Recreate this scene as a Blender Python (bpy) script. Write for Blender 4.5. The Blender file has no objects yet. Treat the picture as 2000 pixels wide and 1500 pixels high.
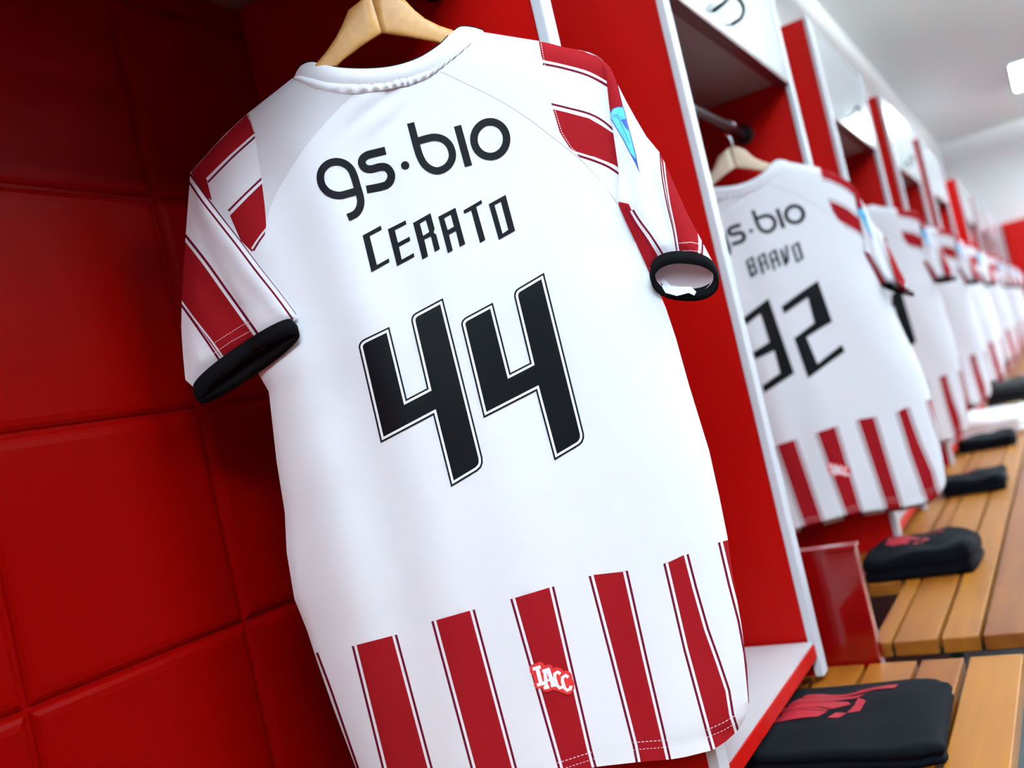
import bpy, bmesh, math, random
from mathutils import Vector, Matrix
from mathutils.geometry import delaunay_2d_cdt
random.seed(7)
SC = bpy.context.scene
COL = SC.collection

# ---------------------------------------------------------------- camera
D = 0.42            # metres from the lens to the front plane of the lockers
CAMZ = 0.94
FPX = 1909.55
RT = Vector((0.48814148, -0.84367752, -0.22344155))
UP = Vector((0.08290661, -0.21003345, 0.9741727))
FW = Vector((0.86881781, 0.49405889, 0.0325796))
CAM = Vector((0, 0, CAMZ))
cd = bpy.data.cameras.new('camera')
cam = bpy.data.objects.new('camera', cd)
COL.objects.link(cam)
SC.camera = cam
m3 = Matrix((RT, UP, -FW)).transposed()
cam.matrix_world = Matrix.Translation(CAM) @ m3.to_4x4()
cd.sensor_width = 36.0
cd.lens = FPX / 2000 * 36
cd.clip_start = 0.02
cd.clip_end = 100
cd.dof.use_dof = True
cd.dof.focus_distance = 2.42 * D
cd.dof.aperture_fstop = 3.4

# ---------------------------------------------------------------- world, exposure
wd = bpy.data.worlds.new('world')
SC.world = wd
wd.use_nodes = True
wd.node_tree.nodes['Background'].inputs[0].default_value = (0.8, 0.88, 1, 1)
wd.node_tree.nodes['Background'].inputs[1].default_value = 0.3
vs = SC.view_settings
vs.view_transform = 'Standard'
vs.look = 'None'
vs.gamma = 1
vs.use_curve_mapping = False
vs.exposure = -0.27
LIGHT_NEAR = 42.0     # emission of the ceiling panels
LIGHT_FAR = 13.0

def W(x, y, z):
    return Vector((x * D, y * D, z * D + CAMZ))
FLOORZ = -(CAMZ) / D

# ---------------------------------------------------------------- materials
def srgb(r, g, b):
    f = lambda c: (c / 255 / 12.92) if c / 255 <= 0.04045 else ((c / 255 + 0.055) / 1.055) ** 2.4
    return (f(r), f(g), f(b), 1)

def mat(name, col, rough=0.5, metal=0.0, coat=0.0, bump=0.0, bscale=200, bdist=0.001, sheen=0.0, var=0.0, vscale=5, emit=None, estr=0, spec=0.5):
    m = bpy.data.materials.new(name)
    m.use_nodes = True
    nt = m.node_tree
    b = nt.nodes['Principled BSDF']
    b.inputs['Base Color'].default_value = col
    b.inputs['Roughness'].default_value = rough
    b.inputs['Metallic'].default_value = metal
    b.inputs['Coat Weight'].default_value = coat
    b.inputs['Coat Roughness'].default_value = 0.12
    b.inputs['Specular IOR Level'].default_value = spec
    b.inputs['Sheen Weight'].default_value = sheen
    tc = nt.nodes.new('ShaderNodeTexCoord')
    if bump:
        n = nt.nodes.new('ShaderNodeTexNoise')
        n.inputs['Scale'].default_value = bscale
        n.inputs['Detail'].default_value = 3
        nt.links.new(tc.outputs['Object'], n.inputs['Vector'])
        bp = nt.nodes.new('ShaderNodeBump')
        bp.inputs['Strength'].default_value = bump
        bp.inputs['Distance'].default_value = bdist
        nt.links.new(n.outputs['Fac'], bp.inputs['Height'])
        nt.links.new(bp.outputs['Normal'], b.inputs['Normal'])
    if var:
        n = nt.nodes.new('ShaderNodeTexNoise')
        n.inputs['Scale'].default_value = vscale
        n.inputs['Detail'].default_value = 4
        nt.links.new(tc.outputs['Object'], n.inputs['Vector'])
        mx = nt.nodes.new('ShaderNodeMix')
        mx.data_type = 'RGBA'
        mx.inputs[6].default_value = tuple(c * (1 - var) for c in col[:3]) + (1,)
        mx.inputs[7].default_value = tuple(min(1, c * (1 + var)) for c in col[:3]) + (1,)
        nt.links.new(n.outputs['Fac'], mx.inputs[0])
        nt.links.new(mx.outputs[2], b.inputs['Base Color'])
    if emit:
        b.inputs['Emission Color'].default_value = emit
        b.inputs['Emission Strength'].default_value = estr
    return m

def wood(name, c1, c2, rough, axis, scale, coat=0.0, bump=0.15):
    m = mat(name, c1, rough, coat=coat)
    nt = m.node_tree
    b = nt.nodes['Principled BSDF']
    tc = nt.nodes.new('ShaderNodeTexCoord')
    oi = nt.nodes.new('ShaderNodeObjectInfo')
    ad = nt.nodes.new('ShaderNodeVectorMath')
    ad.operation = 'ADD'
    cmb = nt.nodes.new('ShaderNodeCombineXYZ')
    mu = nt.nodes.new('ShaderNodeMath')
    mu.operation = 'MULTIPLY'
    mu.inputs[1].default_value = 13
    nt.links.new(oi.outputs['Random'], mu.inputs[0])
    for i in range(3):
        nt.links.new(mu.outputs[0], cmb.inputs[i])
    nt.links.new(tc.outputs['Object'], ad.inputs[0])
    nt.links.new(cmb.outputs[0], ad.inputs[1])
    mp = nt.nodes.new('ShaderNodeMapping')
    s = [scale, scale, scale]
    s[axis] = scale * 0.06
    mp.inputs['Scale'].default_value = s
    nt.links.new(ad.outputs[0], mp.inputs[0])
    n = nt.nodes.new('ShaderNodeTexNoise')
    n.inputs['Scale'].default_value = 1
    n.inputs['Detail'].default_value = 7
    n.inputs['Distortion'].default_value = 0.6
    nt.links.new(mp.outputs[0], n.inputs['Vector'])
    n2 = nt.nodes.new('ShaderNodeTexNoise')
    n2.inputs['Scale'].default_value = 3
    nt.links.new(ad.outputs[0], n2.inputs['Vector'])
    av = nt.nodes.new('ShaderNodeMath')
    av.operation = 'ADD'
    nt.links.new(n.outputs['Fac'], av.inputs[0])
    nt.links.new(n2.outputs['Fac'], av.inputs[1])
    a2 = nt.nodes.new('ShaderNodeMath')
    a2.operation = 'MULTIPLY_ADD'
    a2.inputs[1].default_value = 0.6
    nt.links.new(oi.outputs['Random'], a2.inputs[0])
    nt.links.new(av.outputs[0], a2.inputs[2])
    r = nt.nodes.new('ShaderNodeMapRange')
    r.inputs['From Min'].default_value = 0.85
    r.inputs['From Max'].default_value = 1.75
    nt.links.new(a2.outputs[0], r.inputs['Value'])
    mx = nt.nodes.new('ShaderNodeMix')
    mx.data_type = 'RGBA'
    mx.inputs[6].default_value = c1
    mx.inputs[7].default_value = c2
    nt.links.new(r.outputs[0], mx.inputs[0])
    nt.links.new(mx.outputs[2], b.inputs['Base Color'])
    bp = nt.nodes.new('ShaderNodeBump')
    bp.inputs['Strength'].default_value = bump
    bp.inputs['Distance'].default_value = 0.001
    nt.links.new(n.outputs['Fac'], bp.inputs['Height'])
    nt.links.new(bp.outputs['Normal'], b.inputs['Normal'])
    return m

M = {}
M['tile'] = mat('red_tile_paint', (0.235, 0.0006, 0.0002, 1), 0.36, bump=0.2, bscale=260, bdist=0.0005, var=0.06, vscale=9, spec=0.03)
M['red'] = mat('red_laminate', (0.41, 0.0015, 0.0003, 1), 0.45, spec=0.12, bump=0.05, bscale=500, bdist=0.0003)
M['red_gloss'] = mat('red_gloss', (0.20, 0.001, 0.001, 1), 0.13, coat=0.3)
M['edge'] = mat('shade_darkened_red_edging', (0.13, 0.004, 0.008, 1), 0.5, spec=0.2)  # red edging, its colour darkened for the shade under the doors
M['under'] = mat('dark_underside', (0.30, 0.19, 0.185, 1), 0.55)
M['alu'] = mat('pale_edging', (0.54, 0.56, 0.62, 1), 0.4, metal=0.0)
M['white_lam'] = mat('white_laminate', (0.56, 0.575, 0.61, 1), 0.22, coat=0.3)
M['door'] = mat('white_door_laminate', (0.43, 0.445, 0.475, 1), 0.2, coat=0.35)
M['wall'] = mat('white_wall_paint', (0.85, 0.88, 0.90, 1), 0.6, bump=0.1, bscale=120)
M['ceil'] = mat('ceiling_paint', (0.80, 0.90, 0.89, 1), 0.8)
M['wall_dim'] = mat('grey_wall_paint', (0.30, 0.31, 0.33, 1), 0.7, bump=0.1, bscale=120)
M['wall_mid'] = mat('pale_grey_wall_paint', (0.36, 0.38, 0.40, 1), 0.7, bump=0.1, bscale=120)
M['uplight_far'] = mat('added_uplight_far', (1, 1, 1, 1), 0.5, emit=(0.84, 0.98, 0.98, 1), estr=240.0)  # added upward glow that brightens the far ceiling
M['uplight'] = mat('added_uplight', (1, 1, 1, 1), 0.5, emit=(0.84, 0.98, 0.98, 1), estr=36.0)  # added upward glow that brightens the ceiling
M['floor'] = mat('dark_floor', (0.05, 0.05, 0.055, 1), 0.35, var=0.3, vscale=4)
M['steel'] = mat('dark_steel', (0.10, 0.10, 0.11, 1), 0.35, metal=1.0)
M['chrome'] = mat('chrome', (0.75, 0.75, 0.78, 1), 0.15, metal=1.0)
M['green'] = mat('green_metal', srgb(44, 66, 66), 0.45)
M['lamp'] = mat('lamp_diffuser', (1, 1, 1, 1), 0.5, emit=(0.755, 0.912, 1.0, 1), estr=LIGHT_NEAR)
M['bench'] = wood('varnished_slat', srgb(114, 54, 4), srgb(160, 98, 18), 0.42, 0, 40, coat=0.04)
M['hang'] = wood('hanger_beech', srgb(182, 122, 56), srgb(216, 164, 94), 0.4, 0, 90)
M['hang2'] = wood('hanger_beech_pale', srgb(222, 196, 168), srgb(240, 224, 204), 0.4, 0, 90)
M['navy'] = mat('navy_cloth', srgb(9, 10, 17), 0.9, spec=0.07, bump=0.3, bscale=900, bdist=0.0005)
M['ink_red'] = mat('red_print', srgb(150, 14, 34), 0.5)
M['black'] = mat('black_rib', srgb(7, 9, 14), 0.8, spec=0.16, bump=0.4, bscale=1500, bdist=0.0003)
M['blackcloth'] = mat('black_cloth', srgb(14, 14, 18), 0.8, spec=0.2)
M['print'] = mat('navy_black_print', srgb(10, 11, 20), 0.6, spec=0.14, bump=0.08, bscale=60, bdist=0.001)
M['num_black'] = mat('number_vinyl', srgb(5, 7, 14), 0.5, spec=0.16, bump=0.25, bscale=28, bdist=0.0015)
M['num_white'] = mat('number_white', (0.85, 0.86, 0.9, 1), 0.5)
M['towel'] = mat('white_towel', (0.85, 0.86, 0.9, 1), 0.9, bump=0.6, bscale=400, bdist=0.002)
M['seam'] = mat('seam_thread', srgb(150, 146, 154), 0.8)
M['brown'] = mat('brown_leather', srgb(90, 62, 20), 0.5)

def fabric(name, col, hole=0.0):
    m = mat(name, col, 0.85, spec=0.12)
    nt = m.node_tree
    b = nt.nodes['Principled BSDF']
    tc = nt.nodes.new('ShaderNodeTexCoord')
    # fine knit ribs: bands on the cloth's own x and z
    w = nt.nodes.new('ShaderNodeTexWave')
    w.wave_type = 'BANDS'
    w.bands_direction = 'Y'
    w.inputs['Scale'].default_value = 260
    w.inputs['Distortion'].default_value = 0.4
    nt.links.new(tc.outputs['Object'], w.inputs['Vector'])
    n = nt.nodes.new('ShaderNodeTexNoise')
    n.inputs['Scale'].default_value = 900
    nt.links.new(tc.outputs['Object'], n.inputs['Vector'])
    a = nt.nodes.new('ShaderNodeMath')
    a.operation = 'MULTIPLY_ADD'
    a.inputs[1].default_value = 0.5
    nt.links.new(w.outputs['Fac'], a.inputs[0])
    nt.links.new(n.outputs['Fac'], a.inputs[2])
    h = a
    if hole:
        v = nt.nodes.new('ShaderNodeTexVoronoi')
        v.voronoi_dimensions = '2D'
        v.inputs['Scale'].default_value = 300
        v.inputs['Randomness'].default_value = 0.1
        sp = nt.nodes.new('ShaderNodeSeparateXYZ')
        nt.links.new(tc.outputs['Object'], sp.inputs[0])
        # staggered rows of small holes
        cm = nt.nodes.new('ShaderNodeCombineXYZ')
        s1 = nt.nodes.new('ShaderNodeMath'); s1.operation = 'ADD'
        s2 = nt.nodes.new('ShaderNodeMath'); s2.operation = 'SUBTRACT'
        nt.links.new(sp.outputs[1], s1.inputs[0]); nt.links.new(sp.outputs[2], s1.inputs[1])
        nt.links.new(sp.outputs[1], s2.inputs[0]); nt.links.new(sp.outputs[2], s2.inputs[1])
        nt.links.new(s1.outputs[0], cm.inputs[0]); nt.links.new(s2.outputs[0], cm.inputs[1])
        nt.links.new(cm.outputs[0], v.inputs['Vector'])
        r = nt.nodes.new('ShaderNodeMapRange')
        r.inputs['From Min'].default_value = 0.12
        r.inputs['From Max'].default_value = 0.34
        nt.links.new(v.outputs['Distance'], r.inputs['Value'])
        mx = nt.nodes.new('ShaderNodeMix')
        mx.data_type = 'RGBA'
        mx.inputs[6].default_value = tuple(c * (1 - hole) for c in col[:3]) + (1,)
        mx.inputs[7].default_value = col
        nt.links.new(r.outputs[0], mx.inputs[0])
        nt.links.new(mx.outputs[2], b.inputs['Base Color'])
    bp = nt.nodes.new('ShaderNodeBump')
    bp.inputs['Strength'].default_value = 0.25
    bp.inputs['Distance'].default_value = 0.0004
    nt.links.new(h.outputs[0], bp.inputs['Height'])
    nt.links.new(bp.outputs['Normal'], b.inputs['Normal'])
    return m
M['cloth'] = fabric('shirt_white_knit', (0.79, 0.80, 0.865, 1))
M['mesh'] = fabric('shirt_white_mesh', (0.68, 0.67, 0.725, 1), 0.22)
M['cred'] = fabric('shirt_red_knit', (0.30, 0.006, 0.011, 1))
M['maroon'] = fabric('shirt_maroon_line', (0.15, 0.004, 0.022, 1))
M['pink'] = fabric('shirt_inner', (0.72, 0.58, 0.64, 1))
M['stitch'] = mat('stitch_thread', (0.80, 0.62, 0.64, 1), 0.8)
M['stitchw'] = mat('stitch_white', (0.74, 0.75, 0.79, 1), 0.8)
M['blue'] = mat('patch_cyan', srgb(90, 205, 240), 0.5)
M['dblue'] = mat('patch_blue', srgb(30, 70, 175), 0.5)
M['badge'] = mat('badge_red', srgb(215, 40, 42), 0.55)

# ---------------------------------------------------------------- builders
def tag(o, label=None, cat=None, group=None, kind=None):
    if label: o['label'] = label
    if cat: o['category'] = cat
    if group: o['group'] = group
    if kind: o['kind'] = kind
    return o

def link(name, me, parent=None, loc=None):
    o = bpy.data.objects.new(name, me)
    COL.objects.link(o)
    if parent:
        o.parent = parent
    if loc is not None:
        o.location = loc
    return o

def empty(name, loc, rz=0):
    o = bpy.data.objects.new(name, None)
    COL.objects.link(o)
    o.location = loc
    o.rotation_euler = (0, 0, rz)
    o.empty_display_size = 0.05
    return o

def bm_obj(name, bm, m, parent=None, loc=None, smooth=False, bevel=0.0, seg=2):
    if bevel:
        bmesh.ops.bevel(bm, geom=[e for e in bm.edges], offset=bevel, segments=seg, affect='EDGES', profile=0.7)
    bmesh.ops.recalc_face_normals(bm, faces=bm.faces)
    me = bpy.data.meshes.new(name)
    bm.to_mesh(me)
    bm.free()
    for mm in (m if isinstance(m, list) else [m]):
        me.materials.append(mm)
    if smooth:
        for p in me.polygons:
            p.use_smooth = True
    return link(name, me, parent, loc)

def add_box(bm, a, b, mi=0):
    """box between two points"""
    x0, y0, z0 = [min(p, q) for p, q in zip(a, b)]
    x1, y1, z1 = [max(p, q) for p, q in zip(a, b)]
    vs_ = [bm.verts.new((x, y, z)) for x in (x0, x1) for y in (y0, y1) for z in (z0, z1)]
    for f in ((0, 1, 3, 2), (4, 6, 7, 5), (0, 4, 5, 1), (2, 3, 7, 6), (0, 2, 6, 4), (1, 5, 7, 3)):
        bm.faces.new([vs_[i] for i in f]).material_index = mi

def box(name, a, b, m, parent=None, bevel=0.0, org=None, seg=2):
    bm = bmesh.new()
    if org is not None:
        a = Vector(a) - org
        b = Vector(b) - org
    add_box(bm, a, b)
    return bm_obj(name, bm, m, parent, None if (org is None or parent) else org, bevel=bevel, seg=seg)

def add_tube(bm, pts, r, n=10, caps=True, closed=False, flat=1.0):
    pts = [Vector(p) for p in pts]
    rings = []
    N = len(pts)
    up = Vector((0, 0, 1))
    prev = None
    for i, p in enumerate(pts):
        if closed:
            t = pts[(i + 1) % N] - pts[i - 1]
        else:
            t = pts[min(i + 1, N - 1)] - pts[max(i - 1, 0)]
        t.normalize()
        if prev is None:
            a = t.cross(up)
            if a.length < 0.1:
                a = t.cross(Vector((1, 0, 0)))
        else:
            a = prev - t * prev.dot(t)
        a.normalize()
        prev = a
        b = t.cross(a)
        rr = r[i] if isinstance(r, (list, tuple)) else r
        rings.append([bm.verts.new(p + a * (math.cos(2 * math.pi * k / n) * rr) + b * (math.sin(2 * math.pi * k / n) * rr * flat)) for k in range(n)])
    for i in range(N if closed else N - 1):
        A, B = rings[i], rings[(i + 1) % N]
        for k in range(n):
            bm.faces.new((A[k], A[(k + 1) % n], B[(k + 1) % n], B[k]))
    if caps and not closed:
        bm.faces.new(rings[0])
        bm.faces.new(rings[-1][::-1])

def tube(name, pts, r, m, parent=None, n=10, closed=False, flat=1.0):
    bm = bmesh.new()
    add_tube(bm, pts, r, n, True, closed, flat)
    return bm_obj(name, bm, m, parent, smooth=True)

def catmull(pts, k=6, closed=False):
    out = []
    N = len(pts)
    for i in range(N if closed else N - 1):
        p = [Vector(pts[(i + j - 1) % N] if closed else pts[max(0, min(N - 1, i + j - 1))]) for j in range(4)]
        for s in range(k):
            t = s / k
            out.append(0.5 * ((2 * p[1]) + (p[2] - p[0]) * t + (2 * p[0] - 5 * p[1] + 4 * p[2] - p[3]) * t * t + (3 * p[1] - p[0] - 3 * p[2] + p[3]) * t ** 3))
    if not closed:
        out.append(Vector(pts[-1]))
    return out

# ---------------------------------------------------------------- 2-D polygon helpers (pattern space of the shirt)
def inside(poly, x, y):
    """non-zero winding"""
    w = 0
    j = len(poly) - 1
    for i in range(len(poly)):
        xi, yi = poly[i]
        xj, yj = poly[j]
        if (yi > y) != (yj > y) and x < (xj - xi) * (y - yi) / (yj - yi) + xi:
            w += 1 if yi > yj else -1
        j = i
    return w != 0

def bbox(poly):
    xs = [p[0] for p in poly]
    ys = [p[1] for p in poly]
    return min(xs), min(ys), max(xs), max(ys)

def densify(poly, step, closed=True):
    out = []
    n = len(poly)
    for i in range(n if closed else n - 1):
        a = Vector(poly[i][:2])
        b = Vector(poly[(i + 1) % n][:2])
        k = max(1, int((b - a).length / step))
        for j in range(k):
            out.append(tuple(a.lerp(b, j / k)))
    if not closed:
        out.append(tuple(poly[-1][:2]))
    return out

def stroke(path, w, k=5, smooth=True):
    """outline polygon of a pen stroke"""
    pts = [Vector((p[0], p[1], 0)) for p in path]
    if smooth and len(pts) > 2:
        pts = catmull(pts, k)
    L, R = [], []
    for i, p in enumerate(pts):
        t = pts[min(i + 1, len(pts) - 1)] - pts[max(i - 1, 0)]
        t.normalize()
        n = Vector((-t.y, t.x, 0)) * (w / 2)
        L.append((p.x + n.x, p.y + n.y))
        R.append((p.x - n.x, p.y - n.y))
    return L + R[::-1]

def ellipse(cx, cy, rx, ry, rot=0, n=36):
    c, s = math.cos(rot), math.sin(rot)
    o = []
    for i in range(n):
        a = 2 * math.pi * i / n
        x, y = rx * math.cos(a), ry * math.sin(a)
        o.append((cx + x * c - y * s, cy + x * s + y * c))
    return o

def offset_poly(poly, d):
    """move every edge inwards by d (clean polygons only)"""
    n = len(poly)
    area = sum(poly[i][0] * poly[(i + 1) % n][1] - poly[(i + 1) % n][0] * poly[i][1] for i in range(n))
    sg = 1 if area > 0 else -1
    out = []
    for i in range(n):
        a, b, c = Vector(poly[i - 1]), Vector(poly[i]), Vector(poly[(i + 1) % n])
        e1 = (b - a).normalized()
        e2 = (c - b).normalized()
        n1 = Vector((-e1.y, e1.x)) * sg
        n2 = Vector((-e2.y, e2.x)) * sg
        m = n1 + n2
        q = m.length_squared
        v = m * (2 / q) if q > 0.2 else n1
        out.append((b.x + v.x * d, b.y + v.y * d))
    return out

def sheet(name, region, paints, S, mats, step=14, parent=None, lift=0.0, edge=8, smooth=True, flip=False):
    """a cloth panel: region is a list of outlines (union), paints a list of (polygon, material index) in painting order
    (index -1 cuts a hole). Every colour border is a real edge of the mesh. S maps pattern space to 3-D."""
    polys = [densify(r, edge) for r in region]
    pp = [(densify(p, edge), mi) for p, mi in paints]
    verts, edges = [], []
    for poly in polys + [p for p, _ in pp]:
        b0 = len(verts)
        verts += [Vector(p) for p in poly]
        edges += [(b0 + i, b0 + (i + 1) % len(poly)) for i in range(len(poly))]
    bb = [bbox(p) for p in polys]
    X0 = min(b[0] for b in bb); Y0 = min(b[1] for b in bb)
    X1 = max(b[2] for b in bb); Y1 = max(b[3] for b in bb)
    y = Y0 + step * 0.37
    r_ = 0
    while y < Y1:
        x = X0 + step * (0.31 + 0.5 * (r_ % 2))
        while x < X1:
            if any(inside(p, x, y) for p in polys):
                verts.append(Vector((x, y)))
            x += step
        y += step * 0.87
        r_ += 1
    V, E, F, *_ = delaunay_2d_cdt(verts, edges, [], 0, 0.02)
    pb = [(p, bbox(p), mi) for p, mi in pp]
    me = bpy.data.meshes.new(name)
    faces, mis = [], []
    for f in F:
        cx = sum(V[i].x for i in f) / len(f)
        cy = sum(V[i].y for i in f) / len(f)
        if not any(inside(p, cx, cy) for p in polys):
            continue
        mi = 0
        for p, b, k in pb:
            if b[0] <= cx <= b[2] and b[1] <= cy <= b[3] and inside(p, cx, cy):
                mi = k
        if mi < 0:
            continue
        a = (V[f[1]] - V[f[0]]).cross(V[f[2]] - V[f[0]])
        if abs(a) < 1e-7:
            continue
        faces.append(tuple(f) if (a < 0) != flip else tuple(reversed(f)))
        mis.append(mi)
    used = sorted({i for f in faces for i in f})
    idx = {u: k for k, u in enumerate(used)}
    me.from_pydata([S(V[u].x, V[u].y, lift) for u in used], [], [tuple(idx[i] for i in f) for f in faces])
    for m_ in mats:
        me.materials.append(m_)
    for p, mi in zip(me.polygons, mis):
        p.material_index = mi
        p.use_smooth = smooth
    me.update()
    return link(name, me, parent)

# ================================================================= THE SHIRT
# Pattern space: units of 0.539 mm; a runs along the shoulders, b down the back. Measured on shirt number 44.
DS = 2.45 * D                       # distance of the mean plane of the near shirt
K = DS / FPX                        # metres per pattern unit
ORG_PX = (738.0, 30.0)
def plane_pt(u, v, h):
    r = RT * ((u - 1000) / FPX) - UP * ((v - 750) / FPX) + FW
    return CAM + r * (DS - h * K)
ORG = plane_pt(ORG_PX[0], ORG_PX[1], 0)
YAW = math.radians(29.625)
ROTI = Matrix.Rotation(-YAW, 3, 'Z')
def loc3(u, v, h):
    """pattern space to the shirt's own frame (x away from the viewer, y left, z up)"""
    return ROTI @ (plane_pt(u, v, h) - ORG)
AX, AY = 0.97469, -0.22357
def ab(u, v):
    return u * AX + v * AY, -u * AY + v * AX
def interp(tab, b):
    if b <= tab[0][0]:
        return tab[0][1]
    for (b0, a0), (b1, a1) in zip(tab, tab[1:]):
        if b <= b1:
            return a0 + (a1 - a0) * (b - b0) / (b1 - b0)
    return tab[-1][1]
def edge_tab(pts):
    return sorted((ab(u, v)[1], ab(u, v)[0]) for u, v in pts)
LE = [(600, 122), (575, 150), (483, 222), (405, 300), (374, 335), (400, 480), (470, 600), (505, 730), (525, 765), (540, 900), (556, 1000), (560, 1080), (575, 1170), (600, 1232), (617, 1285), (650, 1380), (695, 1500), (722, 1590)]
RE = [(925, 54), (1052, 80), (1120, 94), (1178, 118), (1197, 160), (1222, 330), (1240, 470), (1262, 510), (1300, 600), (1320, 660), (1345, 750), (1385, 880), (1405, 970), (1421, 1050), (1432, 1130), (1448, 1220), (1459, 1300), (1463, 1370), (1456, 1402), (1440, 1428)]
LT, RTAB = edge_tab(LE), edge_tab(RE)
def sm(x):
    x = max(0.0, min(1.0, x))
    return x * x * (3 - 2 * x)
def body_h(u, v, full=True):
    a, b = ab(u, v)
    L, R = interp(LT, b), interp(RTAB, b)
    mid, half = (L + R) / 2, max(20, (R - L) / 2)
    t = max(-1, min(1, (a - mid) / half))
    H = 22 + 6 * sm((b - 240) / 60) + 18 * sm((b - 330) / 500) - 4 * sm((b - 1200) / 400)
    pw = 3.2
    if t < 0 and b < 520:
        pw = 3.2 - 1.2 * sm((520 - b) / 100)
    h = H * (1 - abs(t) ** pw) ** 0.6
    if not full:
        return h
    e = (1 - abs(t) ** 4)
    # soft hanging folds of the cloth
    f = 0
    f += 7.5 * math.sin((a - 520) / 30 + 0.9 * math.sin(b / 260)) * sm((b - 300) / 250) * sm((1 - (a - 420) / 420))
    f += 4.0 * math.sin((a + 0.12 * b) / 58 + 1.3 * math.sin(b / 330)) * sm((b - 700) / 300)
    f += 4.8 * math.sin((a - 0.25 * b) / 44 + 2) * sm((b - 900) / 400) * sm((a - 900) / 200)
    f += 5.5 * math.sin((b + a * 0.55) / 8.5) * math.exp(-((a - (690 - 0.6 * (b - 340))) / 55) ** 2) * sm((b - 335) / 15) * sm((440 - b) / 70)
    f += 5.0 * math.sin((a + 0.9 * b) / 30) * math.exp(-((a - 400) / 60) ** 2 - ((b - 900) / 180) ** 2)
    return h + f * e
def S_body(u, v, lift=0.0):
    return loc3(u, v, body_h(u, v) + lift)
def S_front(u, v, lift=0.0):
    return loc3(u, v, -body_h(u, v, False))

def C1(x, y): return 580 + x / 4, 200 + y / 4             # lettering
def C2(x, y): return 650 + x / 3.1255, 500 + y / 3.1255   # numerals
def C3(x, y): return 580 + x / 2.174, 1030 + y / 2.174    # hem
HEM = [(1440, 1428), (1418, 1448), (1392, 1465), (1340, 1478), (1311, 1483), (1240, 1489), (1169, 1497), (1086, 1513), (1000, 1536), (900, 1562), (800, 1582), (722, 1592)]
LSEAM = [(483, 222), (497, 262), (508, 330), (517, 400), (520, 440), (514, 480), (508, 520)]
RSEAM = [(1052, 80), (1060, 125), (1070, 175), (1080, 215), (1093, 258), (1112, 288), (1127, 302)]
NECK = [(939, 62), (914, 92), (886, 116), (858, 134), (836, 151), (802, 165), (746, 176), (684, 182), (640, 178), (617, 174), (590, 163), (572, 152)]
BODY = NECK + LSEAM + [(505, 730), (525, 765), (540, 900), (556, 1000), (560, 1080), (575, 1170), (600, 1232), (617, 1285), (650, 1380), (695, 1500)] + HEM[::-1] + \
    [(1456, 1402), (1463, 1370), (1459, 1300), (1448, 1220), (1432, 1130), (1421, 1050), (1405, 970), (1385, 880), (1345, 750), (1320, 660), (1300, 600), (1262, 510), (1240, 470), (1215, 410), (1170, 350)] + RSEAM[::-1]

def band(L, R, ext=0.0):
    return L + R[::-1]
def line_at(P, y):
    for (x0, y0), (x1, y1) in zip(P, P[1:]):
        if y0 <= y <= y1:
            return x0 + (x1 - x0) * (y - y0) / (y1 - y0)
    (x0, y0), (x1, y1) = (P[0], P[1]) if y < P[0][1] else (P[-2], P[-1])
    return x0 + (x1 - x0) * (y - y0) / (y1 - y0)
def striped(L, R, e=(0, 4.6, 9.5)):
    """a printed stripe: maroon line, white line, red body, white line, maroon line"""
    ys = sorted({p[1] for p in L})
    out = []
    for off, mi in ((e[0], 2), (e[1], 0), (e[2], 1)):
        l = [(x + off, y - off * 0.26) for x, y in L]
        r = [(x - off, y + off * 0.26) for x, y in R]
        out.append((l + r[::-1], mi))
    return out
def hemline(P):
    return [C3(*p) for p in P]
stripes = []
STR = [([(-60, 575), (100, 1170)], [(90, 530), (150, 690), (205, 850), (330, 1210)]),
       ([(232, 505), (360, 1022), (410, 1225)], [(425, 455), (577, 1022), (628, 1215)]),
       ([(570, 400), (737, 1022), (785, 1200)], [(755, 348), (935, 1022), (975, 1170)]),
       ([(905, 305), (1108, 1022), (1130, 1100)], [(1092, 250), (1255, 950), (1285, 1060)]),
       ([(1238, 207), (1330, 560), (1425, 930), (1448, 1050)], [(1405, 183), (1490, 560), (1570, 900), (1600, 1030)]),
       ([(1555, 155), (1640, 520), (1735, 870), (1775, 1010)], [(1663, 112), (1700, 255), (1750, 430), (1800, 570), (1840, 690), (1856, 790), (1890, 900)]),
       ([(1787, 65), (1828, 240), (1870, 400), (1896, 540), (1908, 650), (1918, 760)], [(1960, 20), (2050, 400), (2080, 780)])]
for L, R in STR:
    stripes += striped(hemline(L), hemline(R))
def dash(path, w=1.3, on=4, off=2.4):
    out = []
    pts = densify(path, 1.0, closed=False)
    i = 0
    n = int(on + off)
    while i + int(on) < len(pts):
        out.append(stroke([pts[i], pts[i + int(on)]], w, smooth=False))
        i += n
    return out
def mirror_fill(path, dy):
    return path + [(x, y + dy) for x, y in path[::-1]]
HEMSEAM = [(1461, 1366), (1440, 1395), (1412, 1412), (1380, 1426), (1340, 1438), (1305, 1445), (1240, 1450), (1195, 1459), (1155, 1469), (1090, 1490), (1000, 1512), (900, 1536), (800, 1556), (712, 1566)]
RAGR = [(860, 140), (905, 161), (960, 188), (1000, 211), (1040, 238), (1075, 265), (1110, 292), (1140, 318), (1170, 350), (1195, 380), (1216, 410)]
RAGL = [(694, 182), (668, 206), (640, 236), (616, 262), (590, 296), (566, 332), (545, 368), (530, 400), (520, 432)]
mesh_zone = [(572, 152), (617, 174), (684, 182), (694, 182)] + RAGL[1:] + LSEAM[::-1][2:]
body_paint = [(mesh_zone, 3)] + stripes
body_paint += [(stroke(RAGR, 1.2), 4)]
body_paint += [(p, 5) for p in dash([(x + 3, y + 3) for x, y in RAGL], 1.6, 3, 3)]
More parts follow.
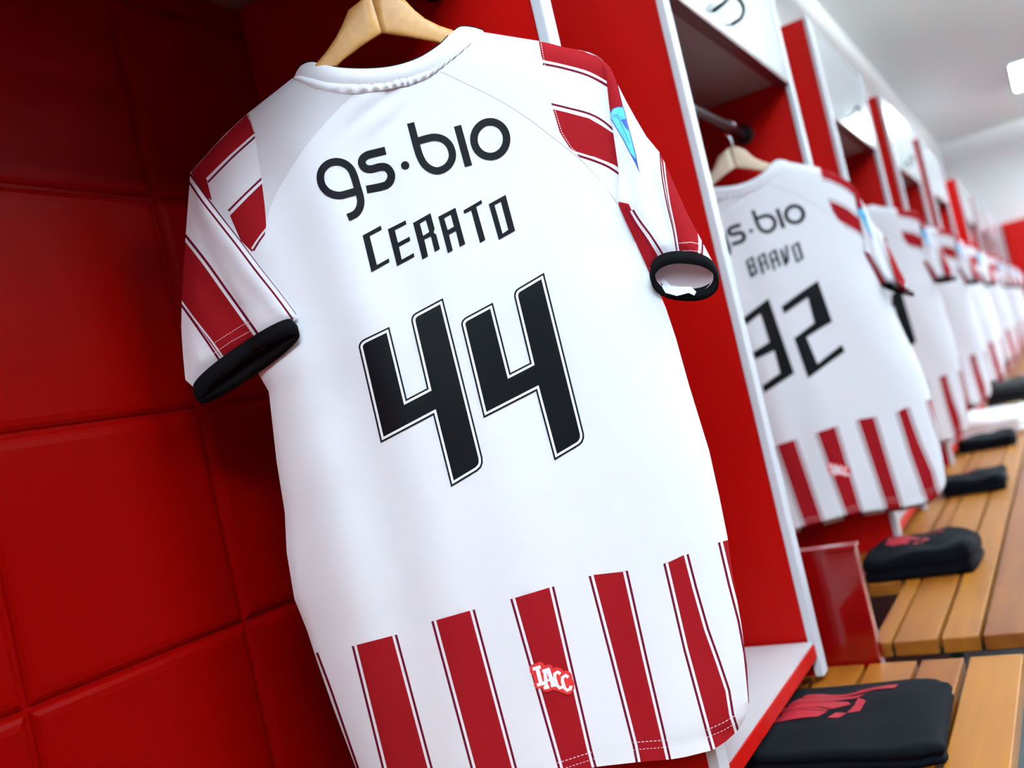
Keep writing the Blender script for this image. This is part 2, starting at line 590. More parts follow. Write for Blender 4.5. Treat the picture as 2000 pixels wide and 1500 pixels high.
for q in dash(HEMSEAM, 1.5, 5, 3):
    body_paint.append((q, 5))
for q in dash([(x + 2, y + 14) for x, y in HEMSEAM], 1.2, 4, 3):
    body_paint.append((q, 5))
# seam edges at sleeve joins
body_paint += [(p, 1) for p in dash([(485, 224), (499, 264)], 1.6, 3, 2)]

def tri(poly, mi): return (poly, mi)

# upper (shoulder side) part of each sleeve
UPL = [(483, 222), (462, 241), (440, 262), (420, 283), (405, 300), (374, 335), (388, 362), (440, 440), (500, 520), (508, 520), (514, 480), (520, 440), (517, 400), (508, 330), (497, 262)]
upl_paint = [
    ([(370, 200), (470, 200), (497, 255), (500, 262), (450, 305), (404, 351), (414, 392), (380, 368), (360, 340)], 1),
    (stroke([(500, 260), (450, 304), (403, 350)], 3.4), 0),
    (stroke([(502, 264), (452, 309), (406, 356)], 4.0), 2),
    (stroke([(516, 344), (480, 378), (446, 412)], 4.2), 2),
    (stroke([(517, 350), (482, 383), (448, 418)], 3.2), 0),
    ([(518, 352), (484, 385), (449, 421), (470, 470), (492, 492), (520, 446)], 1),
    (stroke([(520, 447), (505, 466), (492, 486)], 3.6), 0),
    (stroke([(520, 452), (507, 470), (495, 490)], 3.6), 2)]
UPR = RSEAM[::-1] + [(1080, 86), (1104, 93), (1130, 97), (1150, 102), (1166, 109), (1180, 120), (1190, 160), (1196, 215), (1210, 300), (1226, 385), (1230, 404), (1214, 407), (1170, 350)]
upr_paint = [
    ([(1040, 60), (1200, 90), (1194, 170), (1150, 143), (1100, 128), (1061, 120)], 1),
    (stroke([(1059, 119), (1100, 128), (1150, 142), (1190, 164)], 4.2), 0),
    (stroke([(1060, 125), (1100, 133), (1150, 148), (1190, 170)], 4.4), 2),
    (stroke([(1076, 203), (1105, 210), (1150, 222), (1180, 238), (1206, 262)], 4.0), 2),
    (stroke([(1078, 209), (1105, 216), (1150, 228), (1178, 244), (1204, 268)], 3.4), 0),
    ([(1080, 213), (1105, 219), (1150, 231), (1176, 246), (1215, 272), (1232, 345), (1200, 322), (1160, 306), (1127, 300), (1112, 288), (1093, 258)], 1),
    (stroke([(1118, 296), (1160, 309), (1195, 323), (1228, 348)], 4.0), 0),
    (stroke([(1126, 303), (1160, 314), (1192, 328), (1228, 354)], 4.6), 2),
    ([(1212, 400), (1222, 418), (1240, 440), (1265, 480), (1262, 520), (1235, 470)], 1)]
upr_paint += [(q, 5) for q in dash([(x + 4, y) for x, y in RSEAM[:3]], 1.3, 3, 2)]
upr_paint += [(q, 5) for q in dash([(x + 4, y) for x, y in RSEAM[3:]], 1.3, 3, 2)]

# hanging parts of the sleeves
FL = [(372, 334), (400, 378), (430, 418), (470, 470), (510, 524), (545, 568), (578, 612), (581, 622), (560, 636), (520, 660), (470, 690), (430, 712), (395, 735), (379, 757), (362, 742), (357, 690), (354, 640), (355, 590), (358, 530), (362, 470), (367, 400)]
fl_paint = [
    (stroke([(372, 340), (400, 379), (430, 418), (470, 469), (510, 522), (545, 566), (582, 615)], 5.4), 2),
    (stroke([(369, 345), (396, 384), (426, 423), (466, 474), (506, 527), (541, 571), (578, 620)], 3.4), 0),
    (stroke([(365, 349), (392, 389), (422, 428), (462, 479), (502, 532), (537, 576), (572, 624)], 4.0), 2),
    ([(360, 464), (400, 516), (440, 572), (480, 628), (504, 664), (440, 706), (425, 690), (395, 648), (350, 590)], 1),
    (stroke([(360, 457), (402, 510), (442, 566), (482, 622), (513, 666)], 5.0), 2),
    (stroke([(358, 464), (399, 517), (438, 572), (478, 628), (508, 670)], 3.6), 0),
    (stroke([(350, 583), (380, 624), (410, 662), (437, 700)], 3.6), 0),
    (stroke([(350, 590), (378, 629), (405, 668), (430, 706)], 4.4), 2)]
fl_paint += [(q, 5) for q in dash([(415, 672), (470, 637), (540, 602)], 1.2, 3, 2)]
fl_paint += [(q, 5) for q in dash([(418, 690), (450, 668), (495, 643)], 1.2, 3, 2)]
FRR = [(1178, 118), (1192, 132), (1205, 162), (1222, 196), (1241, 230), (1262, 266), (1290, 300), (1312, 348), (1340, 412), (1364, 458), (1385, 498), (1402, 530), (1385, 520), (1355, 511), (1325, 507), (1300, 505), (1285, 515), (1268, 532), (1256, 505), (1240, 470), (1221, 430), (1208, 400), (1209, 365), (1208, 330), (1200, 275), (1193, 230), (1188, 190), (1184, 150)]
fr_paint = [
    ([(1170, 110), (1195, 130), (1205, 160), (1209, 185), (1216, 212), (1202, 214), (1188, 225), (1180, 160)], 1),
    (stroke([(1203, 152), (1209, 180), (1217, 212)], 2.2), 2),
    ([(1290, 300), (1296, 345), (1305, 400), (1317, 450), (1328, 510), (1372, 512), (1364, 458), (1340, 412), (1312, 348), (1300, 290)], 1),
    (stroke([(1289, 298), (1293, 345), (1303, 400), (1315, 450), (1325, 512)], 2.6), 2),
    (stroke([(1296, 306), (1300, 345), (1308, 398), (1319, 450), (1329, 512)], 2.6), 0),
    (stroke([(1359, 420), (1364, 452), (1366, 478), (1364, 516)], 3.4), 0),
    (stroke([(1362, 425), (1371, 455), (1372, 480), (1370, 518)], 3.6), 2),
    ([(1364, 430), (1376, 470), (1374, 520), (1410, 540), (1390, 480)], 0),
    ([(1200, 392), (1228, 398), (1240, 425), (1262, 455), (1290, 500), (1268, 545), (1240, 490)], 1),
    (stroke([(1232, 412), (1246, 436), (1268, 468), (1292, 508)], 3.2), 0),
    (stroke([(1236, 410), (1250, 432), (1273, 463), (1300, 506)], 4.2), 2),
    (stroke([(1222, 404), (1240, 436), (1262, 468), (1284, 512)], 2.4), 2)]
fr_paint += [(q, 5) for q in dash([(1326, 475), (1350, 473), (1372, 478)], 1.3, 4, 1)]
fr_paint += [(q, 5) for q in dash([(1326, 491), (1350, 489), (1374, 493)], 1.3, 4, 1)]
PATCH = [(1192, 232), (1190, 222), (1196, 212), (1206, 208), (1218, 208), (1222, 222), (1226, 240), (1232, 262), (1238, 285), (1243, 305), (1245, 318), (1250, 340), (1240, 318), (1230, 300), (1216, 272), (1204, 252)]
fr_paint += [(PATCH, 7), (offset_poly(PATCH[:11] + PATCH[13:], 2.0), 6),
             ([(1212, 234), (1222, 232), (1227, 246), (1228, 256), (1222, 250)], 7),
             (stroke([(1198, 228), (1204, 224), (1210, 236), (1220, 258), (1230, 280)], 1.0), 7),
             (stroke([(1190, 226), (1196, 250), (1212, 278), (1232, 312), (1252, 350)], 1.6), 0)]

def S_fl(u, v, lift=0.0):
    # width parameter across the hanging part
    a, b = ab(u, v)
    L = interp(LT, b)
    base = body_h(u, v, False)
    # distance from the outline gives the swell
    return loc3(u, v, base + 6 + 9 * sm(dist_in(FL, u, v) / 30) ** 0.7 + 1.4 * math.sin((u - 0.75 * v) / 13) * min(1, dist_in(FL, u, v) / 50) + lift)
def S_flb(u, v, lift=0.0):
    return loc3(u, v, body_h(u, v, False) + 5 - 10 * sm(dist_in(FL, u, v) / 50) * sm((505 - u) / 60))
def S_fr(u, v, lift=0.0):
    d = dist_in(FRR, u, v)
    dip = -9 * math.exp(-((u - (1225 + (v - 200) * 0.31)) / 14.0) ** 2) * sm((v - 190) / 60) * sm((500 - v) / 60)
    return loc3(u, v, body_h(u, v, False) + 6 + 19 * (1 - (1 - min(1, d / 46)) ** 2.2) + dip + lift)
def S_frb(u, v, lift=0.0):
    return loc3(u, v, body_h(u, v, False) + 5 - 26 * sm(dist_in(FRR, u, v) / 40) * sm((u - 1250 - (v - 300) * 0.25) / 30))
def dist_in(poly, x, y):
    best = 1e9
    n = len(poly)
    for i in range(n):
        ax, ay = poly[i]
        bx, by = poly[(i + 1) % n]
        dx, dy = bx - ax, by - ay
        t = max(0, min(1, ((x - ax) * dx + (y - ay) * dy) / (dx * dx + dy * dy)))
        q = (ax + t * dx - x) ** 2 + (ay + t * dy - y) ** 2
        if q < best:
            best = q
    return math.sqrt(best)

def cuff(name, parent, c, maj, mnr, hm, hc, up, inn, blk=4):
    """knitted band round a sleeve opening: rings of an ellipse; c centre, maj/mnr half axes in pattern space,
    hm how far the near rim leans out, up the vector back up the sleeve, inn depth of the inside"""
    bm = bmesh.new()
    n = 48
    def ring(cc, s, hoff, hs):
        r = []
        for i in range(n):
            t = 2 * math.pi * i / n
            co = math.copysign(abs(math.cos(t)) ** 0.85, math.cos(t))
            si = math.sin(t)
            u = cc[0] + (maj[0] * co + mnr[0] * si) * s
            v = cc[1] + (maj[1] * co + mnr[1] * si) * s
            r.append(bm.verts.new(loc3(u, v, body_h(u, v, False) + hc + hoff + hm * (-si) * hs)))
        return r
    c2 = (c[0] + up[0], c[1] + up[1])
    R = [ring(c2, 0.985, 1.5, 1), ring((c[0] + up[0] * .5, c[1] + up[1] * .5), 1.03, 3, 1), ring(c, 1.0, 2, 1), ring((c[0] + up[0] * .05, c[1] + up[1] * .05), 0.93, 0, 0.9),
         ring((c[0] + up[0] * .5, c[1] + up[1] * .5), 0.86, -3, 0.75), ring((c[0] + up[0] * 1.3, c[1] + up[1] * 1.3), 0.78, -hc * 0.8 - 4, 0.25), ring((c[0] + inn[0], c[1] + inn[1]), 0.5, -hc * 0.9 - 4, 0.05)]
    for k, (A, B) in enumerate(zip(R, R[1:])):
        for i in range(n):
            f = bm.faces.new((A[i], A[(i + 1) % n], B[(i + 1) % n], B[i]))
            f.material_index = 0 if k < blk else 1
    f = bm.faces.new(R[-1])
    f.material_index = 1
    return bm_obj(name, bm, [M['black'], M['pink']], parent, smooth=True)

def make_hanger(mt, label):
    root = empty('coat_hanger', (0, 0, 0))
    n = 40
    top = [(500, 232), (526, 208), (575, 167), (620, 121), (637, 101), (656, 73), (670, 45), (680, 20), (705, 0), (722, -14), (742, -18), (762, -15), (791, 0), (810, 20), (830, 36), (858, 50), (900, 64), (960, 82), (1040, 103), (1095, 114)]
    bot = [(510, 250), (545, 222), (605, 178), (640, 146), (659, 130), (672, 117), (690, 104), (705, 92), (720, 82), (746, 66), (757, 67), (775, 70), (802, 74), (828, 79), (855, 84), (870, 90), (905, 98), (970, 112), (1044, 126), (1097, 130)]
    for nm, lo, hi in (('wooden_arm', 0, 10), ('wooden_arm', 9, 20)):
        bm = bmesh.new()
        rows = []
        for t, b_ in zip(top[lo:hi], bot[lo:hi]):
            r = []
            k = 20
            for j in range(k):
                an = 2 * math.pi * j / k
                cc, ss = math.cos(an), math.sin(an)
                f = (1 - math.copysign(abs(cc) ** 0.38, cc)) / 2
                r.append(bm.verts.new(loc3(t[0] + (b_[0] - t[0]) * f, t[1] + (b_[1] - t[1]) * f, (13 - 8 * sm((abs(t[0] - 742) - 120) / 150)) * math.copysign(abs(ss) ** 0.38, ss))))
            rows.append(r)
        for A, B in zip(rows, rows[1:]):
            for j in range(k):
                bm.faces.new((A[j], A[(j + 1) % k], B[(j + 1) % k], B[j]))
        bm.faces.new(rows[0])
        bm.faces.new(rows[-1][::-1])
        bm_obj(nm, bm, mt, root, smooth=True)
    hk = [(740, -10), (734, -34), (728, -54), (716, -66), (700, -78), (694, -98), (704, -118), (724, -124), (742, -112), (744, -100)]
    tube('hook', catmull([loc3(u, v, 0) for u, v in hk], 6), 0.0022, M['chrome'], root)
    tag(root, label, 'clothes hanger', 'wooden hangers on the locker rails')
    return root

# ---- lettering of the sponsor line, name, numerals -------------------------------------------------
def cs(path, w):
    return stroke([C1(*p) for p in path], w / 4)
def sponsor(parent):
    reg = []
    reg.append(cs([(470, 690), (400, 712), (325, 727), (250, 706), (200, 655), (183, 592), (195, 530), (240, 482), (305, 463), (370, 478), (420, 520), (447, 578), (470, 655), (493, 735), (498, 785), (486, 832), (455, 872), (397, 900)], 60))
    reg.append(cs([(692, 376), (600, 398), (550, 412), (514, 440), (508, 478), (532, 512), (578, 522), (650, 504), (700, 510), (732, 550), (735, 592), (710, 636), (660, 658), (543, 681)], 62))
    reg.append([C1(*p) for p in ellipse(845, 492, 33, 33)])
    reg.append(cs([(887, 160), (915, 265), (943, 370), (965, 432), (1000, 488), (1050, 524), (1105, 534), (1168, 506), (1208, 450), (1212, 388), (1185, 325), (1135, 285), (1070, 272), (1000, 286), (930, 308)], 58))
    reg.append([C1(*p) for p in ((1225, 190), (1282, 174), (1369, 490), (1312, 506))])
    ring_o = [C1(*p) for p in ellipse(1510, 287, 158, 166, 0.0)]
    ring_i = [C1(*p) for p in ellipse(1510, 287, 98, 106, 0.0)]
    sheet('sponsor_print', reg, [], S_body, [M['print']], 9, parent, lift=0.9, edge=3)
    o = sheet('sponsor_letter', [ring_o], [(ring_i, -1)], S_body, [M['print']], 9, parent, lift=0.9, edge=3)
    # one print: merge the ring into the line of letters
    return o

LET = {  # letters of the name in a slanted cell, origin at the upper left corner
 'C': ([(0, 0), (143, -78), (150, -45), (56, 5), (113, 230), (206, 178), (210, 208), (70, 287)], []),
 'E': ([(0, 0), (140, -70), (146, -40), (56, 7), (80, 105), (170, 57), (177, 88), (88, 137), (110, 237), (203, 185), (209, 215), (73, 288)], []),
 'R': ([(0, 0), (137, -78), (170, 45), (162, 75), (182, 90), (212, 203), (170, 227), (140, 105), (89, 130), (119, 260), (74, 285)], [[(54, 5), (100, -23), (127, 70), (80, 100)]]),
 'A': ([(0, 0), (135, -71), (212, 212), (168, 237), (138, 112), (85, 142), (115, 264), (75, 285)], [[(47, 12), (98, -16), (123, 77), (75, 104)]]),
 'T': ([(0, 0), (141, -83), (147, -55), (100, -28), (173, 230), (130, 255), (60, 0), (6, 27)], []),
 'O': ([(0, 0), (133, -73), (208, 207), (80, 280)], [[(46, 8), (95, -18), (153, 200), (110, 230)]]),
 'B': ([(0, 0), (128, -72), (160, 40), (150, 72), (172, 90), (204, 205), (196, 215), (74, 285)], [[(50, 6), (98, -20), (118, 60), (72, 84)], [(84, 122), (128, 98), (152, 188), (108, 212)]]),
 'V': ([(0, 0), (44, -22), (110, 180), (93, -50), (137, -75), (158, 180), (96, 270), (74, 265)], []),
}
def name_print(text, parent, start, step=(197, -49), wd=1.0):
    reg, holes = [], []
    for i, ch in enumerate(text):
        ox, oy = start[0] + step[0] * i, start[1] + step[1] * i
        p, hs = LET[ch]
        reg.append([C1(ox + x * wd, oy + y) for x, y in p])
        holes += [([C1(ox + x * wd, oy + y) for x, y in h], -1) for h in hs]
    return sheet('name_print', reg, holes, S_body, [M['print']], 10, parent, lift=0.9, edge=4)

def numeral(polys, parent, borders=True):
    paints = []
    for p in polys:
        paints.append((p, 0))
        if borders:
            paints.append((offset_poly(p, 3.4), 1))
            paints.append((offset_poly(p, 8.0), 0))
    return sheet('number_print', polys, paints, S_body, [M['num_black'], M['num_white']], 11, parent, lift=1.0, edge=5)

N4A = [C2(*p) for p in [(157, 556), (161, 536), (172, 520), (190, 507), (345, 432), (452, 872), (574, 808), (479, 400), (480, 378), (490, 358), (508, 345), (672, 257), (914, 1230), (916, 1262), (906, 1290), (884, 1312), (722, 1410), (612, 972), (293, 1141)]]
N4B = [C2(*p) for p in [(783, 418), (787, 398), (798, 383), (815, 371), (977, 284), (1085, 713), (1203, 652), (1106, 248), (1108, 226), (1118, 206), (1136, 193), (1289, 102), (1533, 1082), (1535, 1108), (1525, 1136), (1506, 1156), (1353, 1247), (1240, 825), (921, 989)]]
def q2(pts):      # glyph cells of the second shirt's numerals
    return [(920 + (1380 + x / 3.66 - 1555) * 2.05 + 9, 760 + (370 + y / 3.66 - 640) * 2.12 - (1380 + x / 3.66 - 1555) * 0.10) for x, y in pts]
N3 = q2([(305, 830), (490, 712), (640, 1262), (430, 1380), (420, 1325), (545, 1250), (512, 1085), (380, 1132), (365, 1082), (482, 1020), (430, 812), (318, 885)])
N2 = q2([(575, 780), (825, 628), (908, 925), (735, 1020), (800, 1215), (965, 1095), (982, 1145), (732, 1310), (650, 1015), (790, 925), (755, 740), (590, 835)])
N1 = [(x + 62, y) for x, y in q2([(700, 700), (790, 640), (960, 1220), (850, 1290), (725, 830), (700, 840)])]

def make_shirt(label, number, name=None):
    root = empty('football_shirt', (0, 0, 0))
    mats = [M['cloth'], M['cred'], M['maroon'], M['mesh'], M['seam'], M['stitchw'], M['blue'], M['dblue']]
    bk = sheet('shirt_body', [BODY], body_paint, S_body, mats, 13, root)
    # front of the shirt, behind: same outline, lower neckline
    fneck = [(939, 62), (905, 140), (850, 210), (780, 240), (710, 240), (650, 215), (600, 175), (572, 152)]
    fo = fneck + BODY[len(NECK):]
    sheet('shirt_front', [fo], [(p, mi) for p, mi in stripes if mi], S_front, [M['cloth'], M['cred'], M['maroon']], 30, root, edge=14, flip=True)
    # sleeves
    smats = [M['cloth'], M['cred'], M['maroon'], M['mesh'], M['seam'], M['stitch'], M['blue'], M['dblue']]
    for up, pu, fl, pf, Sf, Sb in ((UPL, upl_paint, FL, fl_paint, S_fl, S_flb), (UPR, upr_paint, FRR, fr_paint, S_fr, S_frb)):
        s = sheet('sleeve', [up], pu, S_body, smats, 9, root, edge=6, lift=-0.8)
        sheet('sleeve_front', [fl], pf, Sf, smats, 9, s, edge=6)
        sheet('sleeve_back', [fl], [], Sb, smats, 16, s, edge=6, flip=True)
        sheet('shoulder_front', [up], [], S_front, smats, 20, s, edge=10, flip=True)
    cuff('cuff', root, (487, 720), (98, -67), (10, 14), 8, 14, (-13, -30), (-16, -40), 5)
    cuff('cuff', root, (1338, 551), (66, 5), (-4, 37), 20, 22, (-3, -24), (-20, -40), 4)
    # care label inside the right sleeve
    bm = bmesh.new()
    pr = [(1288, 552, 4), (1300, 572, 14), (1322, 578, 20), (1345, 572, 22), (1356, 577, 23)]
    pr2 = [(1296, 543, 2), (1310, 558, 8), (1330, 560, 12), (1350, 560, 16), (1360, 570, 18)]
    A = [bm.verts.new(loc3(*q)) for q in pr]
    B = [bm.verts.new(loc3(*q)) for q in pr2]
    for i in range(4):
        bm.faces.new((A[i], A[i + 1], B[i + 1], B[i]))
    bm_obj('care_tag', bm, M['cloth'], root, smooth=True)
    # collar band and gathered seam
    rim = [(579, 140), (587, 129), (598, 123), (610, 121), (625, 124), (662, 132), (718, 134), (768, 129), (816, 114), (855, 90), (872, 74), (886, 61), (901, 52), (925, 54), (944, 60)]
    low = [(575, 150), (580, 149), (586, 148), (605, 152), (642, 161), (690, 164), (746, 162), (780, 154), (802, 149), (844, 134), (866, 121), (886, 109), (920, 81), (932, 70), (944, 62)]
    gat = [(571, 153), (574, 154), (580, 158), (596, 165), (630, 177), (684, 183), (746, 177), (780, 170), (802, 166), (838, 151), (858, 137), (880, 121), (914, 93), (930, 75), (944, 63.5)]
    def grow(P, k=5):
        return [(p.x, p.y) for p in catmull([(x, y, 0) for x, y in P], k)]
    rim, low, gat = grow(rim), grow(low), grow(gat)
    bm = bmesh.new()
    rows = []
    N = len(rim)
    for q in range(7):
        t = q / 6
        row = []
        for i, (a_, b_) in enumerate(zip(rim, low)):
            u, v = a_[0] + (b_[0] - a_[0]) * t, a_[1] + (b_[1] - a_[1]) * t
            e = math.sin(math.pi * i / (N - 1)) ** 0.5
            row.append(bm.verts.new(loc3(u, v, (max(1, body_h(u, v, False)) + 3 + 3 * math.sin(math.pi * t) - 5 * (1 - t) ** 3) * e)))
        rows.append(row)
    for A, B in zip(rows, rows[1:]):
        for i in range(N - 1):
            bm.faces.new((A[i], A[i + 1], B[i + 1], B[i]))
    cb = bm_obj('collar', bm, M['cloth'], root, smooth=True)
    bm = bmesh.new()
    rows = []
    fine = 4
    def up_(P):
        return grow(P, fine)
    lo2, ga2 = up_(low), up_(gat)
    N = len(lo2)
    for q in range(7):
        t = q / 6
        row = []
        for i, (a_, b_) in enumerate(zip(lo2, ga2)):
            u, v = a_[0] + (b_[0] - a_[0]) * t, a_[1] + (b_[1] - a_[1]) * t
            s_ = i / (N - 1)
            e = math.sin(math.pi * s_) ** 0.5
            ru = 0.9 * math.sin(i * 0.66 + 0.5 * t + 1.2 * math.sin(i * 0.11)) * sm((s_ - 0.25) / 0.15) * sm((0.93 - s_) / 0.1) * math.sin(math.pi * min(1, t + 0.15)) ** 0.6
            row.append(bm.verts.new(loc3(u, v, max(1, body_h(u, v, False)) * e + 2.5 + 4.0 * math.sin(math.pi * (0.08 + 0.92 * t)) + ru * 4.0)))
        rows.append(row)
    for A, B in zip(rows, rows[1:]):
        for i in range(N - 1):
            bm.faces.new((A[i], A[i + 1], B[i + 1], B[i]))
    bm_obj('gathered_seam', bm, M['cloth'], cb, smooth=True)
    # black tape behind the collar rim
    bm = bmesh.new()
    A = []
    for i, (u, v) in enumerate(rim):
        e = math.sin(math.pi * i / (len(rim) - 1)) ** 0.5
        h = max(1, body_h(u, v, False)) * e
        A.append((bm.verts.new(loc3(u - 0.6, v - 2.4, h - 5)), bm.verts.new(loc3(u, v + 10, h - 5))))
    for p_, q_ in zip(A, A[1:]):
        bm.faces.new((p_[0], q_[0], q_[1], p_[1]))
    bm_obj('neck_tape', bm, M['black'], cb, smooth=True)
    sponsor(root)
    if name:
        name_print(name[0], root, name[1])
    if number:
        numeral(number[0], root, number[1])
    # small badge on the centre stripe
    def c4(x, y): return 1020 + x / 16.67, 1280 + y / 16.67
    outer = [c4(*p) for p in [(240, 370), (320, 300), (600, 205), (680, 255), (720, 330), (880, 290), (960, 340), (1000, 410), (1140, 380), (1280, 430), (1350, 510), (1430, 490), (1550, 540), (1610, 640), (1640, 780), (1690, 900), (1690, 1080), (1600, 1240), (1480, 1280), (1350, 1240), (1200, 1170), (1000, 1120), (860, 1180), (700, 1200), (620, 1060), (480, 1090), (380, 1000), (400, 850), (330, 620), (250, 560)]]
    def cb4(path, w): return stroke([c4(*p) for p in path], w / 16.67, smooth=False)
    wh = [cb4([(340, 450), (600, 370)], 110), cb4([(480, 400), (620, 940)], 130), cb4([(480, 970), (750, 890)], 110),
          cb4([(650, 520), (900, 440)], 100), cb4([(740, 500), (790, 1080)], 115), cb4([(850, 480), (1010, 980)], 130), cb4([(700, 1060), (880, 1020)], 110), cb4([(930, 1000), (1100, 960)], 90), cb4([(740, 830), (960, 790)], 70),
          cb4([(1240, 610), (1150, 540), (1060, 600), (1060, 740), (1140, 980), (1220, 1060), (1320, 1020)], 110),
          cb4([(1500, 720), (1420, 650), (1310, 720), (1310, 860), (1380, 1060), (1460, 1140), (1560, 1090), (1590, 990)], 110)]
    sheet('club_badge', [outer], [(w_, 1) for w_ in wh], S_body, [M['badge'], M['num_white']], 5, root, lift=2.0, edge=3)
    tag(root, label, 'football shirt', 'football shirts hung in the lockers')
    return root

def kids(o):
    return [c for c in bpy.data.objects if c.parent == o]
def copy_tree(o, parent=None, skip=()):
    c = o.copy()
    COL.objects.link(c)
    c.parent = parent
    for ch in kids(o):
        if ch.name.split('.')[0] in skip:
            continue
        copy_tree(ch, c, skip)
    return c

# ================================================================= THE ROOM
BACK, FRONT = 2.0, 1.0
XN, XF = -11.0, 29.3
YR = -14.0
ZC = 4.6
TOPZ = 2.05
# tiled wall behind the lockers: each tile a slab with rounded arrises, one mesh
bm = bmesh.new()
TX, TZ = 0.628, 0.578
x0 = 1.85 - TX * 13
z0 = 0.784 - TZ * 6
g = 0.003
NX = int((XF - x0) / TX) + 1
for i in range(NX):
    for j in range(9):
        xa, xb = x0 + i * TX + g, x0 + (i + 1) * TX - g
        za, zb = z0 + j * TZ + g, min(z0 + (j + 1) * TZ - g, TOPZ + 0.4)
        r = 0.012
        dt = random.uniform(-0.001, 0.001)
        prof = [(0, BACK + 0.03), (0, BACK + 0.014), (0.006, BACK + 0.007), (0.016, BACK + 0.002), (0.03, BACK + dt)]
        rings = []
        for ins, y in prof:
            rings.append([bm.verts.new(W(X, y, Z)) for X, Z in ((xa + ins, za + ins), (xb - ins, za + ins), (xb - ins, zb - ins), (xa + ins, zb - ins))])
        for A, B in zip(rings, rings[1:]):
            for k in range(4):
                bm.faces.new((A[k], A[(k + 1) % 4], B[(k + 1) % 4], B[k]))
        bm.faces.new(rings[-1])
a, b = W(x0, BACK + 0.012, FLOORZ), W(XF, BACK + 0.05, TOPZ + 0.4)
add_box(bm, a, b)
tag(bm_obj('wall_left', bm, M['tile']), kind='structure')
tag(box('wall_left_upper', W(XN, BACK + 0.0, TOPZ + 0.4), W(XF, BACK + 0.3, ZC), M['wall']), kind='structure')
tag(box('wall_right', W(XN, YR - 0.3, FLOORZ), W(XF, YR, ZC), M['wall_dim']), kind='structure')
tag(box('wall_far', W(XF, YR - 0.3, FLOORZ), W(XF + 0.3, BACK + 0.3, ZC), M['wall']), kind='structure')
tag(box('wall_near', W(XN - 0.3, YR - 0.3, FLOORZ), W(XN, BACK + 0.3, ZC), M['wall_mid']), kind='structure')
tag(box('floor', W(XN - 0.3, YR - 0.3, FLOORZ - 0.2), W(XF + 0.3, BACK + 0.3, FLOORZ), M['floor']), kind='structure')
tag(box('ceiling', W(XN - 0.3, YR - 0.3, ZC), W(XF + 0.3, BACK + 0.3, ZC + 0.2), M['ceil']), kind='structure')

# red locker fronts along the opposite wall (behind the camera's right shoulder)
for i_ in range(11):
    xa_ = XN + 0.2 + i_ * 3.5
    o_ = W(xa_, YR, FLOORZ)
    t_ = empty('opposite_locker', o_)
    box('locker_body', W(xa_, YR + 0.02, FLOORZ) - o_, W(xa_ + 3.44, YR + 1.0, TOPZ) - o_, M['red'], t_, bevel=0.002)
    for k_ in range(3):
        box('locker_door', W(xa_ + 0.04 + k_ * 1.14, YR + 1.0, FLOORZ + 0.3) - o_, W(xa_ + 1.14 + k_ * 1.14, YR + 1.04, TOPZ - 0.04) - o_, M['red'], t_, bevel=0.002)
    tag(t_, 'red locker along the opposite wall, outside the photo', 'locker', 'red lockers along the opposite wall')
# ceiling panels; only the first is in view, the rest placed for their light
panels = [(23.2, -0.75, 'square white ceiling lamp nearest the far wall, above the bench row')]
for X, Y in ((9, -5.0), (9, -10.8), (16, -5.0), (16, -10.8), (22, -10.8), (26.5, -4.5)):  # unseen lamps; the farthest one is added to brighten the far wall
    panels.append((X, Y, 'unseen square white hanging lamp with added uplight towards the opposite lockers, outside the photo'))
for X, Y in ((-9, -1.6), (-5, -1.6), (-1.2, -1.6), (3.7, -3.6), (12.5, -2.6)):  # unseen lamps, added and shifted to brighten shirts and partitions
    panels.append((X, Y, 'added unseen square white lamp hanging above the benches, outside the photo'))
for X, Y, lab in panels:
    drop = 0.0 if X == 23.2 else 0.22
    t = empty('ceiling_light', W(X, Y, ZC) - Vector((0, 0, drop)))
    f = bmesh.new()
    s = Vector((1.4, 0.72, 0)) * D
    fr = 0.02
    for q in ((-s.x, -s.y, s.x, -s.y + fr), (-s.x, s.y - fr, s.x, s.y), (-s.x, -s.y + fr, -s.x + fr, s.y - fr), (s.x - fr, -s.y + fr, s.x, s.y - fr)):
        add_box(f, (q[0], q[1], -0.05), (q[2], q[3], 0))
    bm_obj('lamp_frame', f, M['white_lam'], t)
    d_ = bmesh.new()
    add_box(d_, (-s.x + fr, -s.y + fr, -0.042), (s.x - fr, s.y - fr, -0.03))
    bm_obj('diffuser', d_, M['lamp'], t)
    if drop == 0:
        tag(t, lab, 'ceiling light', 'ceiling lamps')
        continue
    d_ = bmesh.new()
    add_box(d_, (-s.x + fr, -s.y + fr, -0.012), (s.x - fr, s.y - fr, -0.002))
    bm_obj('added_uplight_panel', d_, M['uplight_far' if X > 12 else 'uplight'], t)  # glowing panel added on top to light the ceiling
    for px_ in (-0.3, 0.3):
        d_ = bmesh.new()
        add_tube(d_, [(px_, 0, -0.003), (px_, 0, drop)], 0.004, 8)
        bm_obj('hanging_rod', d_, M['chrome'], t)
    tag(t, lab, 'ceiling light', 'ceiling lamps')

